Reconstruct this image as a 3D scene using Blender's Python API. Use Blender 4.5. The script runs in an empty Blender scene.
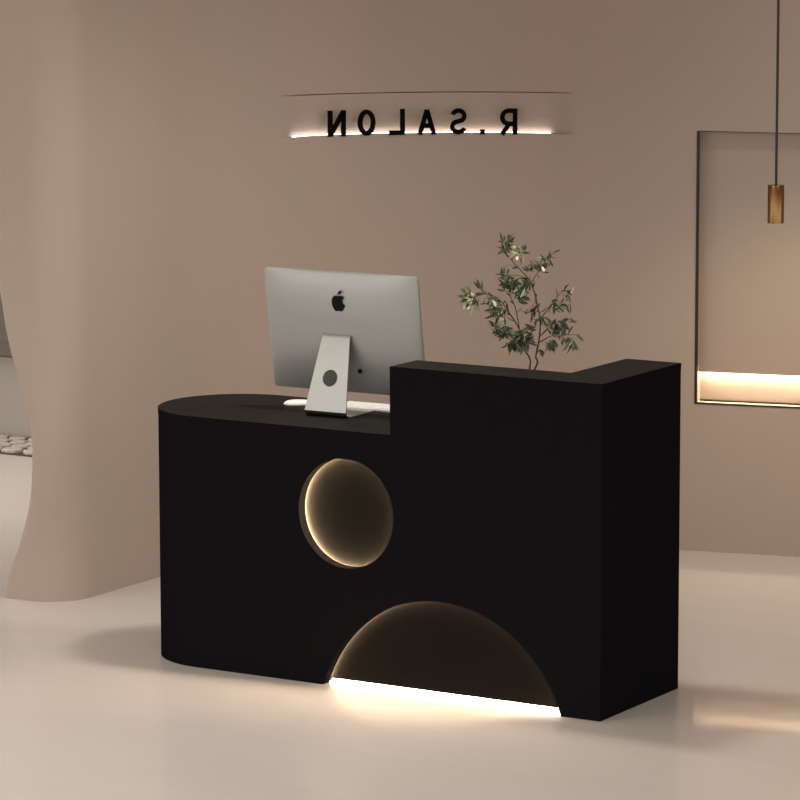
import bpy, bmesh, math, random
from mathutils import Vector, Matrix, geometry
random.seed(7)
C = bpy.context.scene.collection
PI = math.pi

# ------------------------------------------------------------------ materials
def srgb(r, g, b):
    f = lambda c: (c/255/12.92) if c/255 <= .04045 else ((c/255+.055)/1.055)**2.4
    return (f(r), f(g), f(b), 1)

def mat(name, col, rough=.5, metal=0, spec=.5, noise=None, emit=None, bump=None):
    m = bpy.data.materials.new(name); m.use_nodes = True
    nt = m.node_tree; b = nt.nodes['Principled BSDF']
    b.inputs['Base Color'].default_value = col
    b.inputs['Roughness'].default_value = rough
    b.inputs['Metallic'].default_value = metal
    b.inputs['Specular IOR Level'].default_value = spec
    tc = nt.nodes.new('ShaderNodeTexCoord')
    if noise:                      # list of (scale, detail, col2, amount, stretch)
        prev = None
        for (sc, det, c2, amt, st) in noise:
            mp = nt.nodes.new('ShaderNodeMapping'); mp.inputs['Scale'].default_value = st
            nt.links.new(tc.outputs['Object'], mp.inputs['Vector'])
            n = nt.nodes.new('ShaderNodeTexNoise'); n.inputs['Scale'].default_value = sc; n.inputs['Detail'].default_value = det
            nt.links.new(mp.outputs['Vector'], n.inputs['Vector'])
            r = nt.nodes.new('ShaderNodeMapRange')
            r.inputs['From Min'].default_value = .35; r.inputs['From Max'].default_value = .68
            r.inputs['To Min'].default_value = 0; r.inputs['To Max'].default_value = amt
            nt.links.new(n.outputs['Fac'], r.inputs['Value'])
            mx = nt.nodes.new('ShaderNodeMix'); mx.data_type = 'RGBA'
            nt.links.new(r.outputs['Result'], mx.inputs['Factor'])
            if prev: nt.links.new(prev, mx.inputs['A'])
            else: mx.inputs['A'].default_value = col
            mx.inputs['B'].default_value = c2
            prev = mx.outputs['Result']
        nt.links.new(prev, b.inputs['Base Color'])
    if bump:
        n = nt.nodes.new('ShaderNodeTexNoise'); n.inputs['Scale'].default_value = bump[0]; n.inputs['Detail'].default_value = 4
        nt.links.new(tc.outputs['Object'], n.inputs['Vector'])
        bp = nt.nodes.new('ShaderNodeBump'); bp.inputs['Strength'].default_value = bump[1]; bp.inputs['Distance'].default_value = .01
        nt.links.new(n.outputs['Fac'], bp.inputs['Height']); nt.links.new(bp.outputs['Normal'], b.inputs['Normal'])
    if emit:
        b.inputs['Emission Color'].default_value = emit[0]; b.inputs['Emission Strength'].default_value = emit[1]
    return m

WALLC = (.375, .295, .240, 1)
M = {}
M['plaster'] = mat('beige_plaster', WALLC, .8, spec=.2,
    noise=[(1.3, 3, (.355, .30, .238, 1), .6, (1, 1, .7)), (2.1, 4, (.40, .295, .25, 1), .45, (1.2, 1.2, .5))], bump=(5, .12))
M['floor'] = mat('polished_beige_floor', (.565, .52, .475, 1), .33, spec=.25,
    noise=[(1.2, 5, (.53, .48, .43, 1), .5, (.5, 2.2, 1)), (5, 6, (.59, .545, .50, 1), .4, (.3, 2, 1))])
_b = M['floor'].node_tree.nodes['Principled BSDF']; _b.inputs['Coat Weight'].default_value = .28; _b.inputs['Coat Roughness'].default_value = .05
M['ceiling'] = mat('ceiling_paint', (.55, .47, .40, 1), .9)
M['black'] = mat('matte_black_lacquer', (.0068, .0063, .0070, 1), .75, spec=.0, noise=[(30, 4, (.0074, .0068, .0076, 1), .5, (1, 1, 1))])
M['blacktop'] = mat('black_worktop', (.0105, .0098, .0088, 1), .6, spec=.08, noise=[(9, 5, (.0125, .0115, .0102, 1), .7, (1, 1, 1))])
M['disc'] = mat('dark_disc', (.0085, .0073, .0058, 1), .7, spec=.02, noise=[(14, 3, (.0095, .008, .0064, 1), .6, (1, 1, 1))])
M['led'] = mat('warm_led', (.8, .7, .6, 1), .5, emit=((1, .74, .48, 1), 640))
M['led_arc'] = mat('warm_led_dim', (.8, .7, .6, 1), .5, emit=((1, .72, .50, 1), 270))
M['led_floor'] = mat('bright_led', (.8, .7, .6, 1), .5, emit=((1, .92, .80, 1), 30))
M['led_sign'] = mat('sign_led', (.8, .8, .8, 1), .5, emit=((1, .96, .92, 1), 7))
M['led_niche'] = mat('niche_led', (.8, .8, .8, 1), .5, emit=((1, .86, .62, 1), 62))
M['alu'] = mat('brushed_aluminium', (.33, .33, .305, 1), .38, metal=.55, noise=[(3, 2, (.36, .36, .33, 1), .5, (1, 1, 8))])
M['alu_light'] = mat('stand_aluminium', (.43, .43, .395, 1), .38, metal=.5, noise=[(3, 2, (.46, .46, .42, 1), .5, (1, 1, 8))])
M['alu_shaded'] = mat('shaded_aluminium', (.40, .40, .37, 1), .22, metal=1, noise=[(3, 2, (.43, .43, .39, 1), .5, (1, 1, 8))])  # darker, shinier stand metal that puts shade into the lower bend
M['gloss_black'] = mat('gloss_black', (.004, .004, .004, 1), .6, spec=.1, noise=[(8, 2, (.008, .008, .008, 1), .5, (1, 1, 1))])
M['screen'] = mat('screen_glass', (.01, .01, .012, 1), .08, noise=[(3, 1, (.012, .012, .014, 1), .5, (1, 1, 1))])
M['white'] = mat('white_plastic', (.85, .84, .80, 1), .35, noise=[(12, 2, (.80, .79, .76, 1), .5, (1, 1, 1))])
M['letter'] = mat('letter_black', (.003, .0025, .0025, 1), .7, spec=.03, noise=[(20, 2, (.004, .003, .003, 1), .5, (1, 1, 1))])
M['bronze'] = mat('dark_bronze', (.022, .014, .009, 1), .5, metal=.3, noise=[(20, 3, (.028, .018, .012, 1), .5, (1, 1, 1))])
M['brass'] = mat('brass', (.25, .145, .06, 1), .28, metal=1, noise=[(20, 3, (.22, .125, .05, 1), .5, (1, 1, 1))])
M['cord'] = mat('cord', (.014, .009, .006, 1), .6, noise=[(50, 2, (.02, .012, .008, 1), .5, (1, 1, 1))])
M['bark'] = mat('bark', (.055, .035, .022, 1), .8, noise=[(60, 4, (.09, .06, .04, 1), .8, (1, 1, 1))])
M['leaf'] = mat('olive_leaf', (.050, .078, .028, 1), .45, noise=[(9, 3, (.20, .22, .11, 1), .75, (1, 1, 1)), (22, 2, (.018, .030, .014, 1), .9, (1, 1, 1))])
M['leaf_pale'] = mat('pale_leaf', (.50, .48, .30, 1), .45, noise=[(20, 3, (.30, .32, .17, 1), .8, (1, 1, 1))])  # cream leaf colour, mixed in by each cluster's pale share
M['vase'] = mat('ceramic_vase', (.08, .07, .06, 1), .4, noise=[(14, 3, (.11, .095, .08, 1), .6, (1, 1, 1))])
M['soil'] = mat('soil', (.03, .02, .014, 1), .9, noise=[(60, 4, (.05, .035, .025, 1), .8, (1, 1, 1))])
M['stone'] = mat('pale_stone', (.52, .46, .41, 1), .7, noise=[(14, 4, (.42, .36, .32, 1), .7, (1, 1, 1))])
M['bed'] = mat('dark_gravel', (.05, .04, .035, 1), .9, noise=[(60, 4, (.08, .065, .055, 1), .8, (1, 1, 1))])
M['farwall'] = mat('pale_grey_plaster', (.56, .50, .45, 1), .85, noise=[(3, 4, (.50, .44, .40, 1), .7, (1, 1, .4))])
M['wood'] = mat('dark_brown_wood', (.085, .062, .048, 1), .5, noise=[(6, 4, (.13, .10, .08, 1), .7, (1, 1, 6))])
M['glass_lamp'] = mat('lamp_glow', (.9, .8, .6, 1), .5, emit=((1, .75, .45, 1), 4))
M['down'] = mat('downlight_glow', (.9, .8, .7, 1), .5, emit=((1, .9, .78, 1), 3))

# ------------------------------------------------------------------ helpers
def obj(name, verts, faces, m, parent=None, smooth=False, loc=None):
    me = bpy.data.meshes.new(name)
    me.from_pydata([tuple(v) for v in verts], [], faces)
    bm = bmesh.new(); bm.from_mesh(me)
    bmesh.ops.remove_doubles(bm, verts=bm.verts, dist=1e-6)
    bmesh.ops.recalc_face_normals(bm, faces=bm.faces)
    bm.to_mesh(me); bm.free()
    me.materials.append(m)
    if smooth:
        for p in me.polygons: p.use_smooth = True
    o = bpy.data.objects.new(name, me); C.objects.link(o)
    if loc is not None: o.location = loc
    if parent: o.parent = parent
    return o

def empty(name, loc, rz=0):
    o = bpy.data.objects.new(name, None); C.objects.link(o); o.location = loc; o.rotation_euler = (0, 0, rz)
    o.empty_display_size = .05
    return o

def tag(o, label, cat, group=None):
    o['label'] = label; o['category'] = cat
    if group: o['group'] = group
    return o

def struct(o): o['kind'] = 'structure'; return o

def box(x0, x1, y0, y1, z0, z1):
    v = [(x, y, z) for x in (x0, x1) for y in (y0, y1) for z in (z0, z1)]
    f = [(0, 1, 3, 2), (4, 6, 7, 5), (0, 4, 5, 1), (2, 3, 7, 6), (0, 2, 6, 4), (1, 5, 7, 3)]
    return v, f

def merge(*parts):
    V, F = [], []
    for v, f in parts:
        n = len(V); V += list(v); F += [tuple(i+n for i in q) for q in f]
    return V, F

def prism(pts, z0, z1):
    """vertical prism of a plan polygon"""
    n = len(pts)
    v = [(x, y, z0) for x, y in pts]+[(x, y, z1) for x, y in pts]
    f = [(i, (i+1) % n, n+(i+1) % n, n+i) for i in range(n)]
    tess = geometry.tessellate_polygon([[Vector((x, y, 0)) for x, y in pts]])
    for t in tess: f.append(tuple(t)); f.append(tuple(i+n for i in t))
    return v, f

def slab_xz(loops, y0, y1):
    """slab in the xz plane with holes: loops[0] is the outline"""
    flat = [p for l in loops for p in l]; n = len(flat)
    tess = geometry.tessellate_polygon([[Vector((x, z, 0)) for x, z in l] for l in loops])
    v = [(x, y0, z) for x, z in flat]+[(x, y1, z) for x, z in flat]
    f = []
    for t in tess: f.append(tuple(t)); f.append(tuple(i+n for i in t))
    k = 0
    for l in loops:
        m_ = len(l)
        for i in range(m_):
            a, b = k+i, k+(i+1) % m_
            f.append((a, b, b+n, a+n))
        k += m_
    return v, f

def tube(path, radii, n=8, caps=True):
    V, F = [], []
    P = [Vector(p) for p in path]
    if not hasattr(radii, '__len__'): radii = [radii]*len(P)
    for i, p in enumerate(P):
        d = (P[min(i+1, len(P)-1)]-P[max(i-1, 0)]).normalized()
        a = d.orthogonal().normalized() if abs(d.z) < .95 else Vector((1, 0, 0))
        a = (a-d*a.dot(d)).normalized(); b = d.cross(a)
        for k in range(n):
            t = 2*PI*k/n
            V.append(p+(a*math.cos(t)+b*math.sin(t))*radii[i])
    for i in range(len(P)-1):
        for k in range(n):
            F.append((i*n+k, i*n+(k+1) % n, (i+1)*n+(k+1) % n, (i+1)*n+k))
    if caps:
        F.append(tuple(range(n))); F.append(tuple((len(P)-1)*n+k for k in range(n)))
    return V, F

def lathe(prof, n=32, c=(0, 0)):
    V, F = [], []
    for r, z in prof:
        for k in range(n):
            t = 2*PI*k/n; V.append((c[0]+r*math.cos(t), c[1]+r*math.sin(t), z))
    for i in range(len(prof)-1):
        for k in range(n): F.append((i*n+k, i*n+(k+1) % n, (i+1)*n+(k+1) % n, (i+1)*n+k))
    return V, F

def bevel(o, w, seg=2, ang=40):
    b = o.modifiers.new('bevel', 'BEVEL'); b.width = w; b.segments = seg; b.limit_method = 'ANGLE'; b.angle_limit = math.radians(ang)
    return o

# ------------------------------------------------------------------ camera
F_PX = 3783.3155
camd = bpy.data.cameras.new('camera'); cam = bpy.data.objects.new('camera', camd); C.objects.link(cam)
yaw, pitch, roll = .54191276, .15108054, -.00211258
CP = Vector((5.584771, -10.522044, 2.860929))
fw = Vector((-math.sin(yaw)*math.cos(pitch), math.cos(yaw)*math.cos(pitch), -math.sin(pitch)))
rt = Vector((math.cos(yaw), math.sin(yaw), 0)); up = rt.cross(fw)
r2 = rt*math.cos(roll)+up*math.sin(roll); u2 = up*math.cos(roll)-rt*math.sin(roll)
mw = Matrix((r2, u2, -fw)).transposed().to_4x4(); mw.translation = CP
cam.matrix_world = mw
camd.sensor_width = 36; camd.lens = F_PX/800*36; camd.clip_end = 100
bpy.context.scene.camera = cam

def proj(P):
    d = Vector(P)-CP; z = d.dot(fw)
    return 400+F_PX*d.dot(r2)/z, 400-F_PX*d.dot(u2)/z

def at(X, Y, y):
    """point of a pixel's ray on the vertical plane y = const (used to take measurements)"""
    d = fw*F_PX+r2*(X-400)+u2*(400-Y)
    return CP+d*((y-CP.y)/d.y)

# ------------------------------------------------------------------ room shell
CEIL = 3.2
def curve_of(R=1.28, n=260):
    phi = math.atan(.23); yc = 2.738+.23*(-2.575+1.1)
    T = R*math.tan((PI/2-phi)/2); c = Vector((-2.575+R, yc-T))
    pts = []
    for i in range(n+1):
        a = PI-(PI/2-phi)*i/n
        pts.append((c+R*Vector((math.cos(a), math.sin(a))), Vector((math.cos(a), math.sin(a)))))
    return pts, Vector((math.cos(phi), math.sin(phi))), Vector((-math.sin(phi), math.cos(phi)))
arc, wdir, wnor = curve_of()
cols = list(arc)
end = arc[-1][0]
def onwall(x): return end+wdir*((x-end.x)/wdir.x)
NX0, NX1 = -1.046, .02             # framed niche, from left edge to right edge
_x = end.x+.01
while _x < -1.15:
    cols.append((onwall(_x), wnor)); _x += .01
cols.append((onwall(NX0), wnor)); cols.append((onwall(NX0), wnor, 'n'))
cols.append((onwall(NX1), wnor, 'n')); cols.append((onwall(NX1), wnor))
for x in (1, 3, 7): cols.append((onwall(x), wnor))
SZ0, SZ1 = 1.646, 1.812            # sign groove
NZ0, NZP, NZ1 = .592, .712, 1.672  # framed niche
levels = [0, NZ0, NZ0, NZP+.022, NZP+.022, SZ0, SZ0, NZ1, NZ1, SZ1-.005, SZ1-.005, SZ1, SZ1, CEIL]
GD = .05
def sign_depth(P):
    X = proj((P.x, P.y, SZ0))[0]
    a = min(max((X-276)/44, 0), 1); b = min(max((580-X)/44, 0), 1)
    s = min(a, b); return s*s*(3-2*s)
def depths(c):
    P = c[0]; d = [0]*14
    if len(c) == 3:
        for i in (2, 3): d[i] = .092
        for i in (4, 5, 6, 7): d[i] = .06
        return d
    s = sign_depth(P)
    if s > 0:
        lo, hi = GD*s, .010*s
        t = (NZ1-SZ0)/(SZ1-SZ0)
        d[6] = lo; d[7] = d[8] = lo+(hi-lo)*t; d[9] = hi; d[10] = d[11] = .032*s  # narrow notch added at the groove top to make a dark shade line
    return d
V, F = [], []
for c in cols:
    d = depths(c)
    for z, dd in zip(levels, d):
        q = c[0]+c[1]*dd; V.append((q.x, q.y, z))
nl = len(levels)
for i in range(len(cols)-1):
    for k in range(nl-1):
        F.append((i*nl+k, (i+1)*nl+k, (i+1)*nl+k+1, i*nl+k+1))
me = bpy.data.meshes.new('wall_back'); me.from_pydata(V, [], F)
bm = bmesh.new(); bm.from_mesh(me)
bmesh.ops.dissolve_degenerate(bm, edges=bm.edges, dist=1e-6)
bm.to_mesh(me); bm.free(); me.materials.append(M['plaster'])
wb = bpy.data.objects.new('wall_back', me); C.objects.link(wb); struct(wb)

# left wall: solid with a flowing waisted end (an organic archway)
sil = [(0, -2.861), (.06, -2.845), (.123, -2.821), (.19, -2.793), (.266, -2.765), (.33, -2.745), (.386, -2.732), (.45, -2.725), (.511, -2.721), (.59, -2.719), (.64, -2.724), (.683, -2.733), (.74, -2.749),
       (.803, -2.769), (.87, -2.79), (.939, -2.812), (1.02, -2.832), (1.104, -2.846), (1.25, -2.872), (1.5, -2.92), (1.8, -3.0), (2.1, -3.12), (2.5, -3.35), (2.9, -3.7), (3.2, -4.1)]
V, F = [], []
ystart = arc[0][0].y
ring_n = None
for z, xl in sil:
    ring = [(-2.575, ystart), (-2.575, .95)]
    span = min(.165, (-2.575-xl)*.8)
    for i in range(15):
        a = PI/2*i/14
        ring.append((-2.575-span*(1-math.cos(a)), .785-.17*math.sin(a)))
    r = .02
    for i in range(7):
        a = PI/2*i/6
        ring.append((xl+r*(1-math.sin(a)), .615+r*(1-math.cos(a))))
    ring += [(xl, 1.2), (xl, 3.63), (-2.62, 3.63), (-2.62, ystart)]
    ring_n = len(ring)
    V += [(x, y, z) for x, y in ring]
for i in range(len(sil)-1):
    for k in range(ring_n):
        F.append((i*ring_n+k, i*ring_n+(k+1) % ring_n, (i+1)*ring_n+(k+1) % ring_n, (i+1)*ring_n+k))
F.append(tuple(range(ring_n))); F.append(tuple((len(sil)-1)*ring_n+k for k in range(ring_n)))
wl = obj('wall_left', V, F, M['plaster']); struct(wl)
for p in wl.data.polygons: p.use_smooth = abs(p.normal.z) < .7
wl.data.set_sharp_from_angle(angle=math.radians(40))

struct(obj('floor', *box(-9, 9, -14, 6, -.1, 0), M['floor']))
struct(obj('ceiling', *box(-9, 9, -3.2, 6, CEIL, CEIL+.1), M['ceiling']))
struct(obj('wall_far', *box(-9, -2.9, 3.63, 3.85, 0, CEIL), M['farwall']))
struct(obj('trim_1', *box(-9, -4.0, 3.24, 3.63, 0, .006), M['bed']))        # bed under the stones

# ------------------------------------------------------------------ stones beyond the archway
rows = [3.295, 3.385, 3.475, 3.565]
names = ['front row at the dark kerb line', 'second row', 'third row', 'back row against the grey wall']
for j, y in enumerate(rows):
    x = -5.42+(j % 2)*.055
    while x < -4.62-.0*j:
        w = random.uniform(.085, .125)
        n = random.choice((6, 7, 7))
        rx, ry = w/2*1.0, .046
        ph = random.uniform(0, 2)
        pts = []
        for k in range(n):
            a = 2*PI*k/n+ph+random.uniform(-.15, .15); rr = random.uniform(.88, 1.04)
            pts.append((rx*rr*math.cos(a), ry*rr*math.sin(a)))
        V = [(a, b, 0) for a, b in pts]+[(a, b, .010) for a, b in pts]+[(a*.85, b*.85, .015) for a, b in pts]
        m_ = len(pts)
        F = [(i, (i+1) % m_, m_+(i+1) % m_, m_+i) for i in range(m_)]+[(m_+i, m_+(i+1) % m_, 2*m_+(i+1) % m_, 2*m_+i) for i in range(m_)]
        F += [tuple(range(m_)), tuple(range(2*m_, 3*m_))]
        o = obj('paving_stone', V, F, M['stone'], loc=(x+w/2, y, .006))
        tag(o, 'pale flat stone beyond the left archway, ' + names[j], 'stone', 'pale stones in the %s of the bed' % names[j].split(' ag')[0].split(' at')[0])
        x += w+.004

# wall cabinet in the room beyond
cab = empty('wall_cabinet', (-5.35, 3.48, .43))
tag(cab, 'dark brown wall cabinet hanging beyond the archway at the far left', 'cabinet')
obj('cabinet_body', *box(-.5, .62, -.12, .15, 0, .62), M['wood'], cab)
bevel(obj('cabinet_door', *box(-.49, .06, -.138, -.12, .01, .61), M['wood'], cab), .003)
bevel(obj('cabinet_door', *box(.07, .61, -.138, -.12, .01, .61), M['wood'], cab), .003)

# ------------------------------------------------------------------ reception desk
D, T, W, h, H, L0, L = .554, .170, .203, .872, 1.10, .789, 1.8465
R = D/2; XA = -L+R; CV = .016      # depth of the light gap behind the panel
desk = empty('reception_desk', (-.92, .277, 0))
tag(desk, 'black two-level reception desk with rounded left end and glowing round cut-outs', 'desk')
def dk(name, vf, m, smooth=False, par=None):
    v, f = vf
    v = [Vector(q)-Vector((-.92, .277, 0)) for q in v]
    return obj(name, v, f, m, par or desk, smooth)
endarc = [(XA+R*math.cos(a), R+R*math.sin(a)) for a in [3*PI/2-PI*i/64 for i in range(65)]]   # front -> back round the left
ccx, ccz, ccr = -.962, .592, .185
hole = [(ccx+ccr*math.cos(2*PI*i/96), ccz+ccr*math.sin(2*PI*i/96)) for i in range(96)]
sx, sz, sr = -.599, -.149, .479
a0 = math.asin(.149/sr)
semi = [(sx+sr*math.cos(a0+(PI-2*a0)*i/160), sz+sr*math.sin(a0+(PI-2*a0)*i/160)) for i in range(161)]   # right foot -> left foot
PT = .040; TS = .022
outer = [(XA, 0)]+[(x, max(z, 0)) for x, z in reversed(semi)]+[(0, 0), (0, H-TS), (-L0, H-TS), (-L0, h-TS), (XA, h-TS)]
pf = dk('front_panel', slab_xz([outer, hole], 0, PT), M['black'])
# body behind the panel
body = [(x, y) for x, y in endarc]+[(-W, D), (-W, PT+CV+.012), (XA, PT+CV+.012)]
dk('counter_body', prism(body, 0.016, h-TS), M['black'])
toe = [(x, y) for x, y in endarc]+[(-W, D), (-W, .12), (XA, .12)]
dk('plinth', prism(toe, 0, .016), M['black'])
wt = [(x, y) for x, y in endarc]+[(-W, D), (-W, T), (-L0, T), (-L0, 0)]
bevel(dk('worktop', prism(wt, h-TS, h), M['blacktop']), .0015, 1, 60)
dk('end_panel', prism([(-W, PT+.03), (-.045, PT+.03), (-.045, PT), (0, PT), (0, D), (-W, D)], 0, H-TS), M['black'])
dk('upstand', prism([(-L0, PT), (-W, PT), (-W, T), (-L0, T)], h-TS, H-TS), M['black'])
ct = [(-L0, 0), (0, 0), (0, D), (-W, D), (-W, T), (-L0, T)]
bevel(dk('counter_top', prism(ct, H-TS, H), M['blacktop']), .0015, 1, 60)
# thin dark apron that edges the tops so the front reads as one black face
wt_e = [(x, y) for x, y in endarc]
def edge_band(pts, z0, z1, off=.0012, closed=False):
    V, F = [], []
    n = len(pts)
    for i, (x, y) in enumerate(pts):
        p0 = Vector(pts[i-1] if (i > 0 or closed) else pts[i]); p1 = Vector(pts[(i+1) % n] if (i < n-1 or closed) else pts[i])
        d = (p1-p0).normalized(); nn = Vector((d.y, -d.x))
        q = Vector((x, y))+nn*off
        for (a, b) in ((x, y), (q.x, q.y)):
            V += [(a, b, z0), (a, b, z1)]
    for i in range(n-1):
        a = i*4; b = a+4
        F += [(a+2, b+2, b+3, a+3), (a, b, b+2, a+2), (a+1, a+3, b+3, b+1)]
    F += [(0, 1, 3, 2), ((n-1)*4, (n-1)*4+2, (n-1)*4+3, (n-1)*4+1)]
    return V, F
band = [(-L0, 0)]+endarc
dk('edge_trim', edge_band(list(reversed(band)), h-TS, h-.001), M['black'])
dk('edge_trim', merge(box(-L0, .0012, -.0012, 0, H-TS, H-.001), box(0, .0012, 0, D, H-TS, H-.001)), M['black'])
# round recess: dark disc with a warm light ring
def disc(cx, cz, r, y0, y1, n=96):
    return slab_xz([[(cx+r*math.cos(2*PI*i/n), cz+r*math.sin(2*PI*i/n)) for i in range(n)]], y0, y1)
rd = dk('round_disc', disc(ccx, ccz, ccr+.030, PT+CV, PT+CV+.011), M['disc'])
def ring(cx, cz, r0, r1, y0, y1, a0=0, a1=2*PI, n=96):
    V, F = [], []
    full = abs(a1-a0-2*PI) < 1e-6
    for i in range(n+(0 if full else 1)):
        a = a0+(a1-a0)*i/n
        for r, y in ((r0, y0), (r1, y0), (r1, y1), (r0, y1)):
            V.append((cx+r*math.cos(a), y, cz+r*math.sin(a)))
    m_ = len(V)//4
    for i in range(n):
        j = (i+1) % m_
        for k in range(4): F.append((i*4+k, i*4+(k+1) % 4, j*4+(k+1) % 4, j*4+k))
    if not full: F += [(0, 1, 2, 3), tuple(n*4+k for k in range(4))]
    return V, F
lr = dk('light_ring', ring(ccx, ccz, ccr+.0110, ccr+.0130, PT+CV-.0065, PT+CV-.001), M['led']); lr['label'] = 'warm light ring glowing onto the round disc'
dk('light_housing', ring(ccx, ccz, ccr+.0135, ccr+.018, PT+.0005, PT+CV), M['black'])
sd_pts = [(x, max(z, .011)) for x, z in [(sx+(sr+.028)*math.cos(a0+(PI-2*a0)*i/160), sz+(sr+.028)*math.sin(a0+(PI-2*a0)*i/160)) for i in range(161)]]
dk('half_disc', slab_xz([sd_pts], PT+CV, PT+CV+.011), M['disc'])
la = dk('light_arc', ring(sx, sz, sr+.0110, sr+.0130, PT+CV-.0065, PT+CV-.001, a0-.0, PI-a0+.0, 200), M['led_arc']); la['label'] = 'dim warm light arc glowing onto the half disc'
lb = dk('light_bar', box(sx-.452, sx+.452, PT+CV+.001, PT+CV+.010, .0075, .0108), M['led_floor']); lb['label'] = 'bright light bar glowing onto the floor'

# ------------------------------------------------------------------ desktop computer
TZ = h
pc = empty('desktop_computer', (-1.172, .212, TZ), .023)
tag(pc, 'silver all-in-one desktop computer seen from behind on the low desk counter', 'computer')
yaw_m, tilt = .0, -.154
Uv = Vector((0, math.sin(tilt), math.cos(tilt))); Nv = Vector((0, math.cos(tilt), -math.sin(tilt)))   # up / towards the user
# screen centre-bottom in the computer's own frame
inv = Matrix.Rotation(-.023, 3, 'Z')
SB = inv @ (Vector((-1.161, .355, .942))-Vector((-1.172, .212, TZ)))
SW, SH = .603, .424
def sp(u, v, dpt): return SB+Vector((u, 0, 0))+Uv*v+Nv*dpt       # dpt negative = towards the camera side (back of the shell)
nx, ny = 32, 24
V, F = [], []
def rr(u, v):   # rounded-rect mapping of the unit square corners
    x = (u-.5)*SW; y = v*SH; r = .012
    cx = max(-SW/2+r, min(SW/2-r, x)); cy = max(r, min(SH-r, y))
    dx, dy = x-cx, y-cy
    l = math.hypot(dx, dy); mxx = max(abs(dx), abs(dy))
    if l > 1e-9 and mxx > 0: s = mxx/l; x = cx+dx*s; y = cy+dy*s
    return x, y
def lin(n, edge=.012):
    inner = [i/n for i in range(n+1)]
    return sorted(set([0, .005, .01, .02, .04]+[.08+.84*i/n for i in range(n+1)]+[.96, .98, .99, .995, 1]))
us, vs = lin(nx), lin(ny)
for v in vs:
    for u in us:
        x, y = rr(u, v)
        bx = 1-abs(2*u-1)**3.0; by = 1-abs(2*v-1)**3.0
        bulge = .026*(max(bx, 0)**.8)*(max(by, 0)**.8)
        V.append(sp(x, y, -.004-bulge))
nu = len(us)
for j in range(len(vs)-1):
    for i in range(nu-1): F.append((j*nu+i, j*nu+i+1, (j+1)*nu+i+1, (j+1)*nu+i))
# rim forward and front
rim = [(0*nu+i) for i in range(nu)]+[(j*nu+nu-1) for j in range(1, len(vs))]+[((len(vs)-1)*nu+i) for i in range(nu-2, -1, -1)]+[j*nu for j in range(len(vs)-2, 0, -1)]
base = len(V)
for k in rim: V.append(V[k]+Nv*.008)
m_ = len(rim)
for k in range(m_): F.append((rim[k], rim[(k+1) % m_], base+(k+1) % m_, base+k))
F.append(tuple(base+k for k in range(m_)))
sh = obj('back_shell', V, F, M['alu'], pc, True); sh.data.set_sharp_from_angle(angle=math.radians(40))
a = [sp(-SW/2+.006, .085, .0045), sp(SW/2-.006, .085, .0045), sp(SW/2-.006, SH-.006, .0045), sp(-SW/2+.006, SH-.006, .0045)]
b = [q+Nv*.0015 for q in a]
obj('screen', a+b, [(0, 1, 2, 3), (4, 5, 6, 7), (0, 1, 5, 4), (1, 2, 6, 5), (2, 3, 7, 6), (3, 0, 4, 7)], M['screen'], pc)
# emblem: apple with a bite and a leaf
app = [(.0, .86), (.10, .90), (.24, .93), (.40, .90), (.52, .80), (.56, .74), (.44, .64), (.37, .50), (.38, .33), (.47, .17), (.62, .07),
       (.56, -.10), (.46, -.28), (.35, -.42), (.24, -.49), (.13, -.48), (.02, -.43), (-.08, -.43), (-.20, -.49), (-.31, -.49), (-.43, -.38), (-.54, -.20), (-.62, .02), (-.66, .28), (-.62, .55), (-.52, .76), (-.36, .89), (-.20, .92), (-.08, .88)]
leaf = [(.0, 1.0), (.02, 1.14), (.10, 1.28), (.22, 1.38), (.32, 1.40), (.31, 1.26), (.24, 1.12), (.12, 1.02)]
sc = .039
lc = SB  # centre found from its place in the photograph's plane
lu, lv = .000, .322
def emb(pts):
    # lies on the bulged back
    n = len(pts); out = []
    for off in (-.0315, -.0280):
        for x, y in pts:
            out.append(sp(lu+x*sc, lv+(y-.25)*sc, off+.0))
    F = [(i, (i+1) % n, n+(i+1) % n, n+i) for i in range(n)]
    t = geometry.tessellate_polygon([[Vector((x, y, 0)) for x, y in pts]])
    for q in t: F.append(tuple(q)); F.append(tuple(i+n for i in q))
    return out, F
e = obj('emblem', *merge(emb(app), emb(leaf)), M['gloss_black'], pc); e['label'] = 'black apple emblem'
# stand: bent sheet with a cable hole, and its foot
leg = []
SWt, SWb = .108, .162          # width at the top and at the bottom
prof = []                       # (y, z) centreline from the foot tip, round the bend, up to the hinge
prof.append((.20, .003))
for i in range(9):
    a_ = -PI/2-PI/2*i/8-.0
    prof.append((.012+.016*math.cos(a_)-.0, .019+.016*math.sin(a_)))
top_y, top_z = .070, .262
prof += [(.005, .06), (.018, .11), (.030, .16), (.042, .21), (top_y-.012, top_z-.018), (top_y+.002, top_z-.004), (top_y+.02, top_z)]
th = .004
def width_at(k):
    z = prof[k][1]; t = min(max((z-.02)/(top_z-.02), 0), 1)
    return SWb+(SWt-SWb)*t
# foot
Vf, Ff = box(-SWb/2, SWb/2, .018, .195, 0, .0055)
bevel(obj('foot', Vf, Ff, M['alu_light'], pc), .0015)
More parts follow.
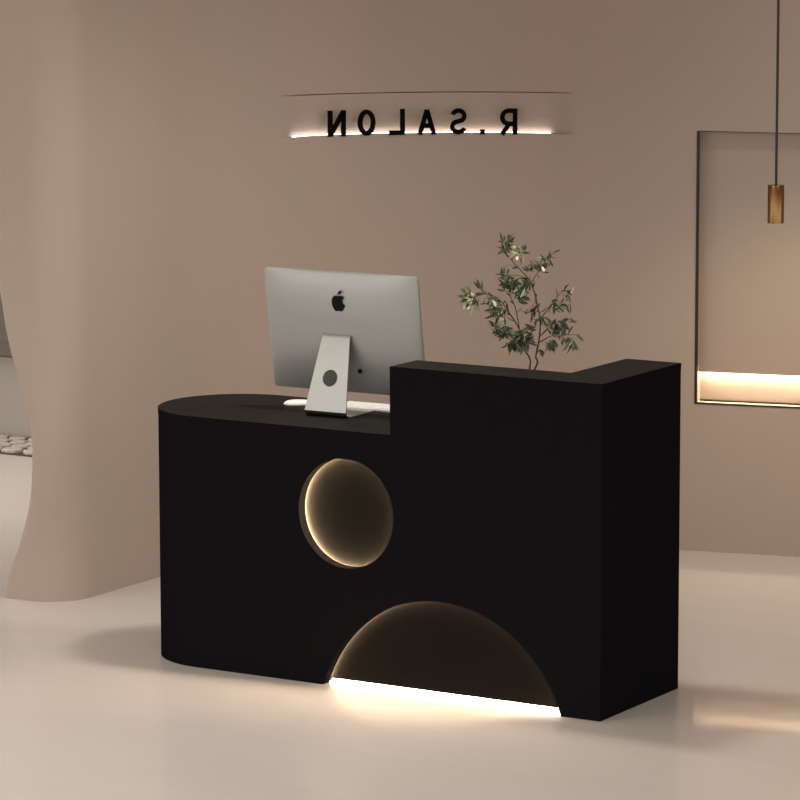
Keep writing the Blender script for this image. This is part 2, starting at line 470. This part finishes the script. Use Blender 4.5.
# upright: slab with a hole, leaning from the bend to the hinge
lean = math.atan2(top_y+.004, top_z-.020)
def up_pt(x, s, d):             # s along the leaning plane, d thickness
    y = -.004+s*math.sin(lean)+d*math.cos(lean); z = .020+s*math.cos(lean)-d*math.sin(lean)
    return Vector((x, y, z))
SL = (top_z-.020)/math.cos(lean)
ol = [(-SWb/2, 0), (SWb/2, 0), (SWt/2, SL), (-SWt/2, SL)]
hr = .029; hs = .115
ho = [(hr*math.cos(2*PI*i/40), hs+hr*math.sin(2*PI*i/40)) for i in range(40)]
v_, f_ = slab_xz([ol, ho], 0, th*1.4)
bend = []
V2 = [up_pt(x, s, d) for (x, d, s) in v_]
u = obj('upright', V2, f_, M['alu_light'], pc)
# bends at bottom and top
def sheet(path, wid, t):
    V, F = [], []
    n = len(path)
    for i, (y, z) in enumerate(path):
        y0, z0 = path[max(i-1, 0)]; y1, z1 = path[min(i+1, n-1)]
        d = Vector((y1-y0, z1-z0)).normalized(); nn = Vector((-d.y, d.x))
        w_ = wid[i] if hasattr(wid, '__len__') else wid
        for (x, k) in ((-w_/2, 0), (w_/2, 0), (w_/2, 1), (-w_/2, 1)):
            V.append((x, y+nn.x*t*k, z+nn.y*t*k))
    for i in range(n-1):
        for k in range(4): F.append((i*4+k, i*4+(k+1) % 4, i*4+4+(k+1) % 4, i*4+4+k))
    F += [(0, 1, 2, 3), tuple((n-1)*4+k for k in range(4))]
    return V, F
pb = [(.020, 0.0)]
for i in range(8):
    a_ = -PI/2-(PI/2-lean*0.0)*i/7
    pb.append((.016+.020*math.cos(a_), .020+.020*math.sin(a_)))
obj('lower_bend', *sheet(pb, SWb, -th*1.4), M['gloss_black'] if False else M['alu_shaded'], pc, True).data.set_sharp_from_angle(angle=math.radians(50))
q = up_pt(0, SL, 0)
pt_ = [(q.y, q.z)]
for i in range(1, 7):
    a_ = PI-lean-(PI/2+.15-lean)*i/6
    pt_.append((q.y+.016+.016*math.cos(a_)-.0, q.z+.014*math.sin(a_)))
pt_.append((pt_[-1][0]+.03, pt_[-1][1]-.004))
obj('hinge_arm', *sheet(pt_, SWt, -th*1.4), M['alu_light'], pc, True).data.set_sharp_from_angle(angle=math.radians(50))
# power socket seen beside the upright
so = sp(.062, .085, -.027)
vv, ff = tube([so, so-Nv*.004], .008, 16)
obj('power_socket', vv, ff, M['gloss_black'], pc)

# keyboard and mouse
kb = empty('keyboard', (-1.115, .455, TZ), .03)
tag(kb, 'thin white keyboard lying behind the silver computer', 'keyboard')
bevel(obj('keyboard_base', *box(-.145, .145, -.052, .052, 0, .010), M['white'], kb), .003)
for r_ in range(4):
    for c_ in range(11):
        x = -.125+c_*.025; y = -.036+r_*.024
        kk = bevel(obj('key', *box(x-.0105, x+.0105, y-.010, y+.010, .010, .0125), M['white'], kb), .001, 1)
ms = tag(obj('mouse', [], [], M['white']), 'white computer mouse lying left of the silver computer stand', 'mouse')
V, F = [], []
n1, n2 = 10, 24
for i in range(n1+1):
    t = i/n1
    for k in range(n2):
        a_ = 2*PI*k/n2
        rr_ = math.cos(t*PI/2)**.6 if t < 1 else 0
        z = .003+.015*math.sin(t*PI/2)
        V.append((.052*rr_*math.cos(a_), .029*rr_*math.sin(a_), z))
for i in range(n1):
    for k in range(n2): F.append((i*n2+k, i*n2+(k+1) % n2, (i+1)*n2+(k+1) % n2, (i+1)*n2+k))
b0 = len(V)
V += [(.048*math.cos(2*PI*k/n2), .026*math.sin(2*PI*k/n2), 0) for k in range(n2)]
F += [(k, (k+1) % n2, b0+(k+1) % n2, b0+k) for k in range(n2)]+[tuple(b0+k for k in range(n2))]
bpy.data.objects.remove(ms)
ms = tag(obj('mouse', V, F, M['white'], None, True, (-1.400, .398, TZ)), 'white computer mouse lying left of the silver computer stand', 'mouse')
ms.rotation_euler = (0, 0, .55)

# ------------------------------------------------------------------ plant behind the raised counter
PY = .33
plant = empty('potted_plant', (-.545, PY, TZ))
tag(plant, 'green olive branches standing behind the raised black counter', 'plant')
PO = Vector((-.545, PY, TZ))
def px(cx, cy, dy=0): return at(450+cx/5.714, 230+cy/5.714, PY+dy)-PO
stem_root = Vector((0, 0, .02))
def branch(pts, r0, r1, d0=0, d1=0, root=None):
    P = [px(x, y, d0+(d1-d0)*i/(len(pts)-1)) for i, (x, y) in enumerate(pts)]
    if root is not None: P = [root]+P
    n = len(P)
    # smooth with Catmull-Rom
    Q = []
    for i in range(n-1):
        p0, p1, p2, p3 = P[max(i-1, 0)], P[i], P[i+1], P[min(i+2, n-1)]
        for k in range(4):
            t = k/4
            Q.append(.5*((2*p1)+(-p0+p2)*t+(2*p0-5*p1+4*p2-p3)*t*t+(-p0+3*p1-3*p2+p3)*t**3))
    Q.append(P[-1])
    return Q, [r0+(r1-r0)*i/(len(Q)-1) for i in range(len(Q))]
BR = [
 ([(487, 790), (490, 720), (510, 620), (515, 520), (500, 430), (480, 350), (455, 290), (400, 225), (350, 170), (310, 110), (300, 60)], .0036, .0010, 0, .03, stem_root),
 ([(455, 790), (425, 680), (400, 580), (370, 520), (335, 470), (290, 405), (215, 365), (150, 380), (80, 405)], .0034, .0010, 0, -.03, stem_root),
 ([(400, 580), (385, 500), (372, 440), (350, 390), (310, 340)], .0020, .0009, -.01, .03, None),
 ([(465, 300), (485, 265), (510, 230), (545, 180), (600, 122)], .0017, .0008, .02, -.02, None),
 ([(520, 500), (580, 430), (640, 350), (680, 350)], .0019, .0008, .01, .05, None),
 ([(515, 640), (580, 605), (650, 600), (740, 598)], .0019, .0008, .0, -.05, None),
 ([(512, 610), (560, 560), (620, 520), (700, 505)], .0018, .0008, .0, .05, None),
 ([(455, 285), (380, 258), (290, 265)], .0016, .0007, .02, .05, None),
 ([(410, 600), (340, 600), (260, 560), (225, 535)], .0017, .0008, .0, .03, None),
 ([(640, 370), (690, 410), (645, 460)], .0011, .0006, .04, .06, None),
 ([(500, 700), (505, 690), (530, 720)], .0013, .0007, 0, -.02, None),
 ([(350, 170), (385, 140), (440, 122)], .0013, .0007, .02, .0, None),
 ([(425, 680), (410, 640), (340, 630)], .0016, .0008, 0, -.05, None),
 ([(500, 430), (455, 470), (400, 460)], .0013, .0007, .01, .05, None),
]
parts = []; BQ = []
for pts, r0, r1, d0, d1, root in BR:
    Q, rad = branch(pts, r0, r1, d0, d1, root); BQ.append(Q); parts.append(tube(Q, rad, 6))
stems = obj('stems', *merge(*parts), M['bark'], plant, True)
def leafmesh(base, d, up_, ln, wd):
    d = d.normalized(); s = d.cross(up_).normalized(); n = s.cross(d).normalized()
    rows = [(0, .06, 0), (.2, .7, .03), (.45, 1, .05), (.7, .8, .02), (.9, .35, -.03), (1, .02, -.08)]
    V, F = [], []
    for t, w, b in rows:
        c = base+d*ln*t+n*ln*b
        V += [c-s*wd*w/2+n*wd*.12*w, c, c+s*wd*w/2+n*wd*.12*w]
    for i in range(len(rows)-1):
        a = i*3; F += [(a, a+1, a+4, a+3), (a+1, a+2, a+5, a+4)]
    k = len(V)
    V += [q-n*.0004 for q in V[:]]
    F += [tuple(reversed([i+k for i in f])) for f in F[:]]
    return V, F
def rnd(): return Vector((random.gauss(0, 1), random.gauss(0, 1), random.gauss(0, 1))).normalized()
green, pale = [], []
# clusters: (cx, cy, radius, count, pale share, depth, droop)
CL = [(120, 390, 58, 34, .35, -.03, .2), (165, 335, 20, 4, 0, -.02, -.5), (345, 320, 62, 40, .12, .02, 0), (280, 450, 55, 34, .06, -.01, .3), (265, 530, 35, 10, .45, .02, .2), (300, 575, 52, 20, .1, .02, .6),
      (410, 615, 78, 52, .05, -.02, .5), (350, 640, 40, 16, .0, -.03, .7), (600, 555, 62, 26, .05, .03, .5), (650, 525, 40, 12, .12, .04, .4), (680, 630, 42, 16, .0, -.03, .6), (580, 650, 40, 12, .0, -.01, 1.0), (395, 135, 36, 20, .75, .01, -.3),
      (320, 65, 26, 9, .05, .03, -.5), (320, 115, 22, 8, .0, .02, -.2), (325, 258, 36, 9, 0, .04, 0), (430, 310, 48, 20, .1, .01, .3), (505, 215, 32, 10, .05, .0, -.3), (455, 225, 20, 5, 0, .0, -.3), (560, 170, 34, 8, 0, -.01, -.4),
      (610, 430, 46, 13, .05, .04, .7), (660, 370, 34, 6, .1, .05, .2), (460, 460, 30, 8, 0, .03, .5), (540, 500, 26, 6, 0, 0, .9), (395, 390, 30, 8, 0, .01, .3), (240, 400, 35, 10, .1, -.02, .1), (490, 560, 20, 4, 0, 0, -1), (520, 690, 18, 3, 0, 0, 1)]
allq = [q for Q in BQ for q in Q]
for cx, cy, rad, cnt, ps, dep, droop in CL:
    rr2 = rad/5.714/283
    for i in range(int(cnt*1.6)):
        a_ = random.uniform(0, 2*PI); s_ = math.sqrt(random.random())*rad*.72
        b = px(cx+s_*math.cos(a_), cy+s_*math.sin(a_)*.9, dep+random.uniform(-.03, .03))
        near = min(allq, key=lambda q_: (q_-b).length)
        d = (b-near)
        b2 = near+d*min(1, max(0, .55)) if d.length > .02 else b
        d = (d.normalized() if d.length > 1e-4 else rnd())*.7+rnd()*.75+Vector((0, 0, -droop*.7))
        lf = leafmesh(b if random.random() < .6 else b2, d, rnd(), random.uniform(.022, .040), random.uniform(.0075, .0115))
        (pale if random.random() < ps else green).append(lf)
for Q in BQ:        # leaves right along the twigs
    for i in range(5, len(Q)-1):
        if Q[i].z < .42-.02 and len(Q) > 30 and i < 16: continue
        if random.random() < .62:
            t = (Q[i+1]-Q[i]).normalized()
            green.append(leafmesh(Q[i], t*.8+rnd()*.8, rnd(), random.uniform(.022, .036), random.uniform(.007, .0105)))
obj('foliage', *merge(*green), M['leaf'], plant)
pl = obj('pale_leaves', *merge(*pale), M['leaf_pale'], plant); pl['label'] = 'pale cream leaves'
obj('vase', *lathe([(0, 0), (.045, 0), (.062, .03), (.066, .08), (.055, .13), (.034, .165), (.036, .18), (.031, .18), (.029, .165), (.05, .12), (.05, .02), (0, .02)], 32), M['vase'], plant, True)

# ------------------------------------------------------------------ mirrored letters standing in the groove
def strokes(segs, t, y0, y1):
    """segs: polylines in (x,z); mitred ribbon of width t as slabs"""
    parts = []
    for pl_, closed in segs:
        n = len(pl_); Lf, Rt = [], []
        for i in range(n):
            p = Vector(pl_[i])
            a = Vector(pl_[(i-1) % n]) if (i > 0 or closed) else None
            b = Vector(pl_[(i+1) % n]) if (i < n-1 or closed) else None
            d0 = (p-a).normalized() if a else (b-p).normalized()
            d1 = (b-p).normalized() if b else d0
            n0 = Vector((-d0.y, d0.x)); n1 = Vector((-d1.y, d1.x)); m = (n0+n1).normalized()
            k = t/2/max(m.dot(n0), .45)
            Lf.append(p+m*k); Rt.append(p-m*k)
        V = []
        for i in range(n): V += [(Lf[i].x, y0, Lf[i].y), (Rt[i].x, y0, Rt[i].y), (Rt[i].x, y1, Rt[i].y), (Lf[i].x, y1, Lf[i].y)]
        F = []
        for i in range(n if closed else n-1):
            j = (i+1) % n
            for k in range(4): F.append((i*4+k, i*4+(k+1) % 4, j*4+(k+1) % 4, j*4+k))
        if not closed: F += [(0, 1, 2, 3), tuple((n-1)*4+k for k in range(4))]
        parts.append((V, F))
    return merge(*parts)
HL = .103
def arcp(cx, cz, rx, rz, a, b, n=20): return [(cx+rx*math.cos(math.radians(a+(b-a)*i/n)), cz+rz*math.sin(math.radians(a+(b-a)*i/n))) for i in range(n+1)]
def letter_segs(ch, w, t):
    k = t/2
    if ch == 'N': return [([(k, 0), (k, HL)], 0), ([(w-k, 0), (w-k, HL)], 0), ([(k*1.2, HL-k*.8), (w-k*1.2, k*.8)], 0)]
    if ch == 'O': return [([(w/2+(w/2-k)*math.cos(a), HL/2+(HL/2-k)*math.sin(a)) for a in [2*PI*i/40 for i in range(40)]], 1)]
    if ch == 'L': return [([(k, HL), (k, k), (w, k)], 0)]
    if ch == 'A': return [([(k*.9, 0), (w/2, HL-k*.6)], 0), ([(w-k*.9, 0), (w/2, HL-k*.6)], 0), ([(w*.24, HL*.34), (w*.76, HL*.34)], 0)]
    if ch == 'S':
        r1 = (HL-t)/4
        rx = w/2-k
        return [(arcp(w/2, HL-k-r1, rx*.96, r1, 15, 235, 20)+arcp(w/2, k+r1, rx, r1, 55, -165, 20), 0)]
    if ch == 'R':
        rb = .27*HL
        return [([(k, 0), (k, HL-k), (w*.5, HL-k)]+arcp(w*.5, HL-k-(rb-k*.2), w*.5-k, rb-k*.2, 88, -90, 18)+[(k, HL-k-2*(rb-k*.2))], 0), ([(w*.42, HL*.45), (w-k*.8, 0)], 0)]
# (glyph, left px, right px, words)
LT = [('N', 327.5, 345, 'letter N, leftmost on the wall sign'), ('O', 357.5, 374.8, 'oval letter O, second from left on the wall sign'), ('L', 388.7, 404.4, 'letter L, in the middle of the wall sign'),
      ('A', 417.5, 436, 'letter A, right of the L on the wall sign'), ('S', 450, 466.7, 'letter S, left of the dot on the wall sign'), ('.', 480.8, 484.3, 'small square dot, between S and R on the wall sign'), ('R', 500.3, 517.5, 'letter R, rightmost on the wall sign')]
fine = [(a, b) for a, b in [(c[0], c[1]) for c in cols[:len(arc)]]]
def wall_at(X, z):
    for i in range(len(fine)-1):
        P0, P1 = fine[i], fine[i+1]
        x0 = proj((P0[0].x, P0[0].y, z))[0]; x1 = proj((P1[0].x, P1[0].y, z))[0]
        if x0 <= X <= x1:
            t = (X-x0)/(x1-x0); return P0[0].lerp(P1[0], t), P0[1].lerp(P1[1], t).normalized()
    P = fine[-1][0]
    for k in range(2000):
        q = P+wdir*.001*k
        if proj((q.x, q.y, z))[0] >= X: return q, wnor
for ch, xl, xr, words in LT:
    A, na = wall_at(xl, SZ0); B, nb = wall_at(xr, SZ0)
    w = (B-A).length; mid = (A+B)/2; nn = (na+nb).normalized()
    t = .0180
    if ch == '.': vf = box(-.003, w+.003, -.006, .006, 0, w+.005)
    else: vf = strokes([(s, c) for s, c in letter_segs(ch, w, t)], t, -.006, .006)
    v, f = vf
    v = [(w/2-x, y, z) for x, y, z in v]             # reversed, as the photograph shows it
    o = obj('sign_letter' if ch != '.' else 'sign_dot', v, f, M['letter'])
    q = mid-nn*.0065
    o.location = (q.x, q.y, SZ0-.004)
    d = (B-A).normalized(); o.rotation_euler = (0, 0, math.atan2(d.y, d.x))
    tag(o, 'black mirror-written ' + words, 'letter' if ch != '.' else 'dot', 'mirror-written sign characters')
# light strip lying at the back of the groove
V, F = [], []
sl = []
for c in cols[:-8]:
    X = proj((c[0].x, c[0].y, SZ0))[0]
    if 292 <= X <= 550: sl.append((c[0], c[1], GD*sign_depth(c[0])))
for P, n_, dpt in sl:
    for a, z in ((dpt-.016, 0), (dpt-.006, 0), (dpt-.006, .0025), (dpt-.016, .0025)):
        q = P+n_*a; V.append((q.x, q.y, SZ0+.0005+z))
for i in range(len(sl)-1):
    for k in range(4): F.append((i*4+k, i*4+(k+1) % 4, i*4+4+(k+1) % 4, i*4+4+k))
F += [(0, 1, 2, 3), tuple((len(sl)-1)*4+k for k in range(4))]
tag(obj('light_strip', V, F, M['led_sign']), 'white glowing light strip under the black letters in the wall groove', 'light strip')

# ------------------------------------------------------------------ framed niche on the right
def wl3(x, dd, z):
    p = onwall(x)+wnor*dd; return (p.x, p.y, z)
def wbox(x0, x1, d0, d1, z0, z1):
    v = [wl3(x, d, z) for x in (x0, x1) for d in (d0, d1) for z in (z0, z1)]
    return v, [(0, 1, 3, 2), (4, 6, 7, 5), (0, 4, 5, 1), (2, 3, 7, 6), (0, 2, 6, 4), (1, 5, 7, 3)]
fr = empty('niche_frame', wl3((NX0+NX1)/2, 0, NZ0))
tag(fr, 'thin dark bronze frame around the lit wall niche at the right edge', 'frame')
fo = Vector(wl3((NX0+NX1)/2, 0, NZ0))
def fb(name, vf, m): v, f = vf; return obj(name, [Vector(q)-fo for q in v], f, m, fr)
e_ = .009
fb('frame_side', wbox(NX0, NX0+e_, -.004, .010, NZ0, NZ1), M['bronze'])
fb('frame_side', wbox(NX1-e_, NX1, -.004, .010, NZ0, NZ1), M['bronze'])
fb('frame_bottom', wbox(NX0+e_, NX1-e_, -.004, .008, NZ0, NZ0+.006), M['bronze'])
fb('frame_top', wbox(NX0+e_, NX1-e_, -.001, .008, NZ1-.0025, NZ1), M['bronze'])
fb('back_rail', wbox(NX0+.001, NX1-.001, .080, .0915, NZ0, NZ0+.006), M['bronze'])
fb('panel_lip', wbox(NX0+.001, NX1-.001, .0585, .0625, NZP, NZP+.024), M['plaster'])
ns = obj('light_strip', *wbox(NX0+.01, NX1-.01, .066, .086, NZP+.010, NZP+.016), M['led_niche'])
tag(ns, 'warm glowing light strip at the foot of the framed wall niche', 'light strip')

# ------------------------------------------------------------------ pendant lamp
lp = at(775.6, 223, 2.2)
pd = empty('pendant_lamp', (lp.x, 2.2, lp.z))
tag(pd, 'slim brass cylinder pendant lamp hanging on a thin cord at right', 'lamp')
ph = at(775.6, 185, 2.2).z-lp.z
obj('lamp_shade', *lathe([(.0001, ph), (.029, ph), (.0305, ph-.002), (.0305, 0), (.027, 0), (.027, .02), (.0001, .02)], 40), M['brass'], pd, True).data.set_sharp_from_angle(angle=math.radians(40))
obj('cord', *tube([(0, 0, ph), (0, 0, CEIL-lp.z-.02)], .0050, 10), M['cord'], pd)
obj('ceiling_cup', *lathe([(.0001, CEIL-lp.z), (.05, CEIL-lp.z), (.05, CEIL-lp.z-.025), (.0001, CEIL-lp.z-.025)], 32), M['bronze'], pd)
obj('bulb', *lathe([(.0001, .019), (.02, .019), (.02, .012), (.0001, .008)], 24), M['glass_lamp'], pd)

# ------------------------------------------------------------------ light
def light(kind, loc, energy, col, size=.1, target=None, spot=None, blend=.6, sizey=None):
    ld = bpy.data.lights.new(kind.lower()+'_lamp', kind); ld.energy = energy; ld.color = col
    if kind == 'AREA':
        ld.size = size
        if sizey: ld.shape = 'RECTANGLE'; ld.size_y = sizey
    else: ld.shadow_soft_size = size
    if kind == 'SPOT': ld.spot_size = math.radians(spot); ld.spot_blend = blend
    o = bpy.data.objects.new(ld.name, ld); C.objects.link(o); o.location = loc
    if target is not None:
        o.rotation_euler = (Vector(target)-Vector(loc)).to_track_quat('-Z', 'Y').to_euler()
    return o
WARM = (1, .95, .90)
light('SPOT', (-.95, .35, 3.15), 160, WARM, .16, (-.95, .30, 0), 130, .9)
light('SPOT', (-1.4, -1.9, 3.15), 95, WARM, .25, (-1.4, -1.7, 0), 100, 1)
light('SPOT', (1.6, -1.6, 3.15), 60, WARM, .25, (1.6, -1.6, 0), 120, 1)
light('SPOT', (-4.6, 1.8, 3.15), 340, WARM, .2, (-4.8, 2.4, 0), 110, 1)  # unseen spot added to brighten the room beyond the archway
light('SPOT', (lp.x, 2.2, lp.z-.005), 18, (1, .80, .56), .03, (lp.x, 2.75, lp.z-.9), 150, 1)
light('SPOT', (.7, 1.3, 3.1), 190, WARM, .3, (-2.6, 1.0, 1.0), 60, 1)  # unseen spot added to lighten the side face of the left wall
light('SPOT', (-3.4, -.9, 3.1), 50, WARM, .25, (-2.8, .62, .05), 40, 1)  # unseen spot added for more light low on the left wall's end
light('SPOT', (.4, 1.9, 3.15), 60, (1, .97, .96), .2, (-.1, 2.9, .1), 100, 1)  # unseen spot added to brighten the floor and wall base at right
w = bpy.data.worlds.new('world'); bpy.context.scene.world = w; w.use_nodes = True
bg = w.node_tree.nodes['Background']; bg.inputs[0].default_value = (1, .97, .945, 1); bg.inputs[1].default_value = 1.72

vs_ = bpy.context.scene.view_settings
vs_.view_transform = 'Standard'; vs_.look = 'None'; vs_.exposure = 0; vs_.gamma = 1; vs_.use_curve_mapping = False
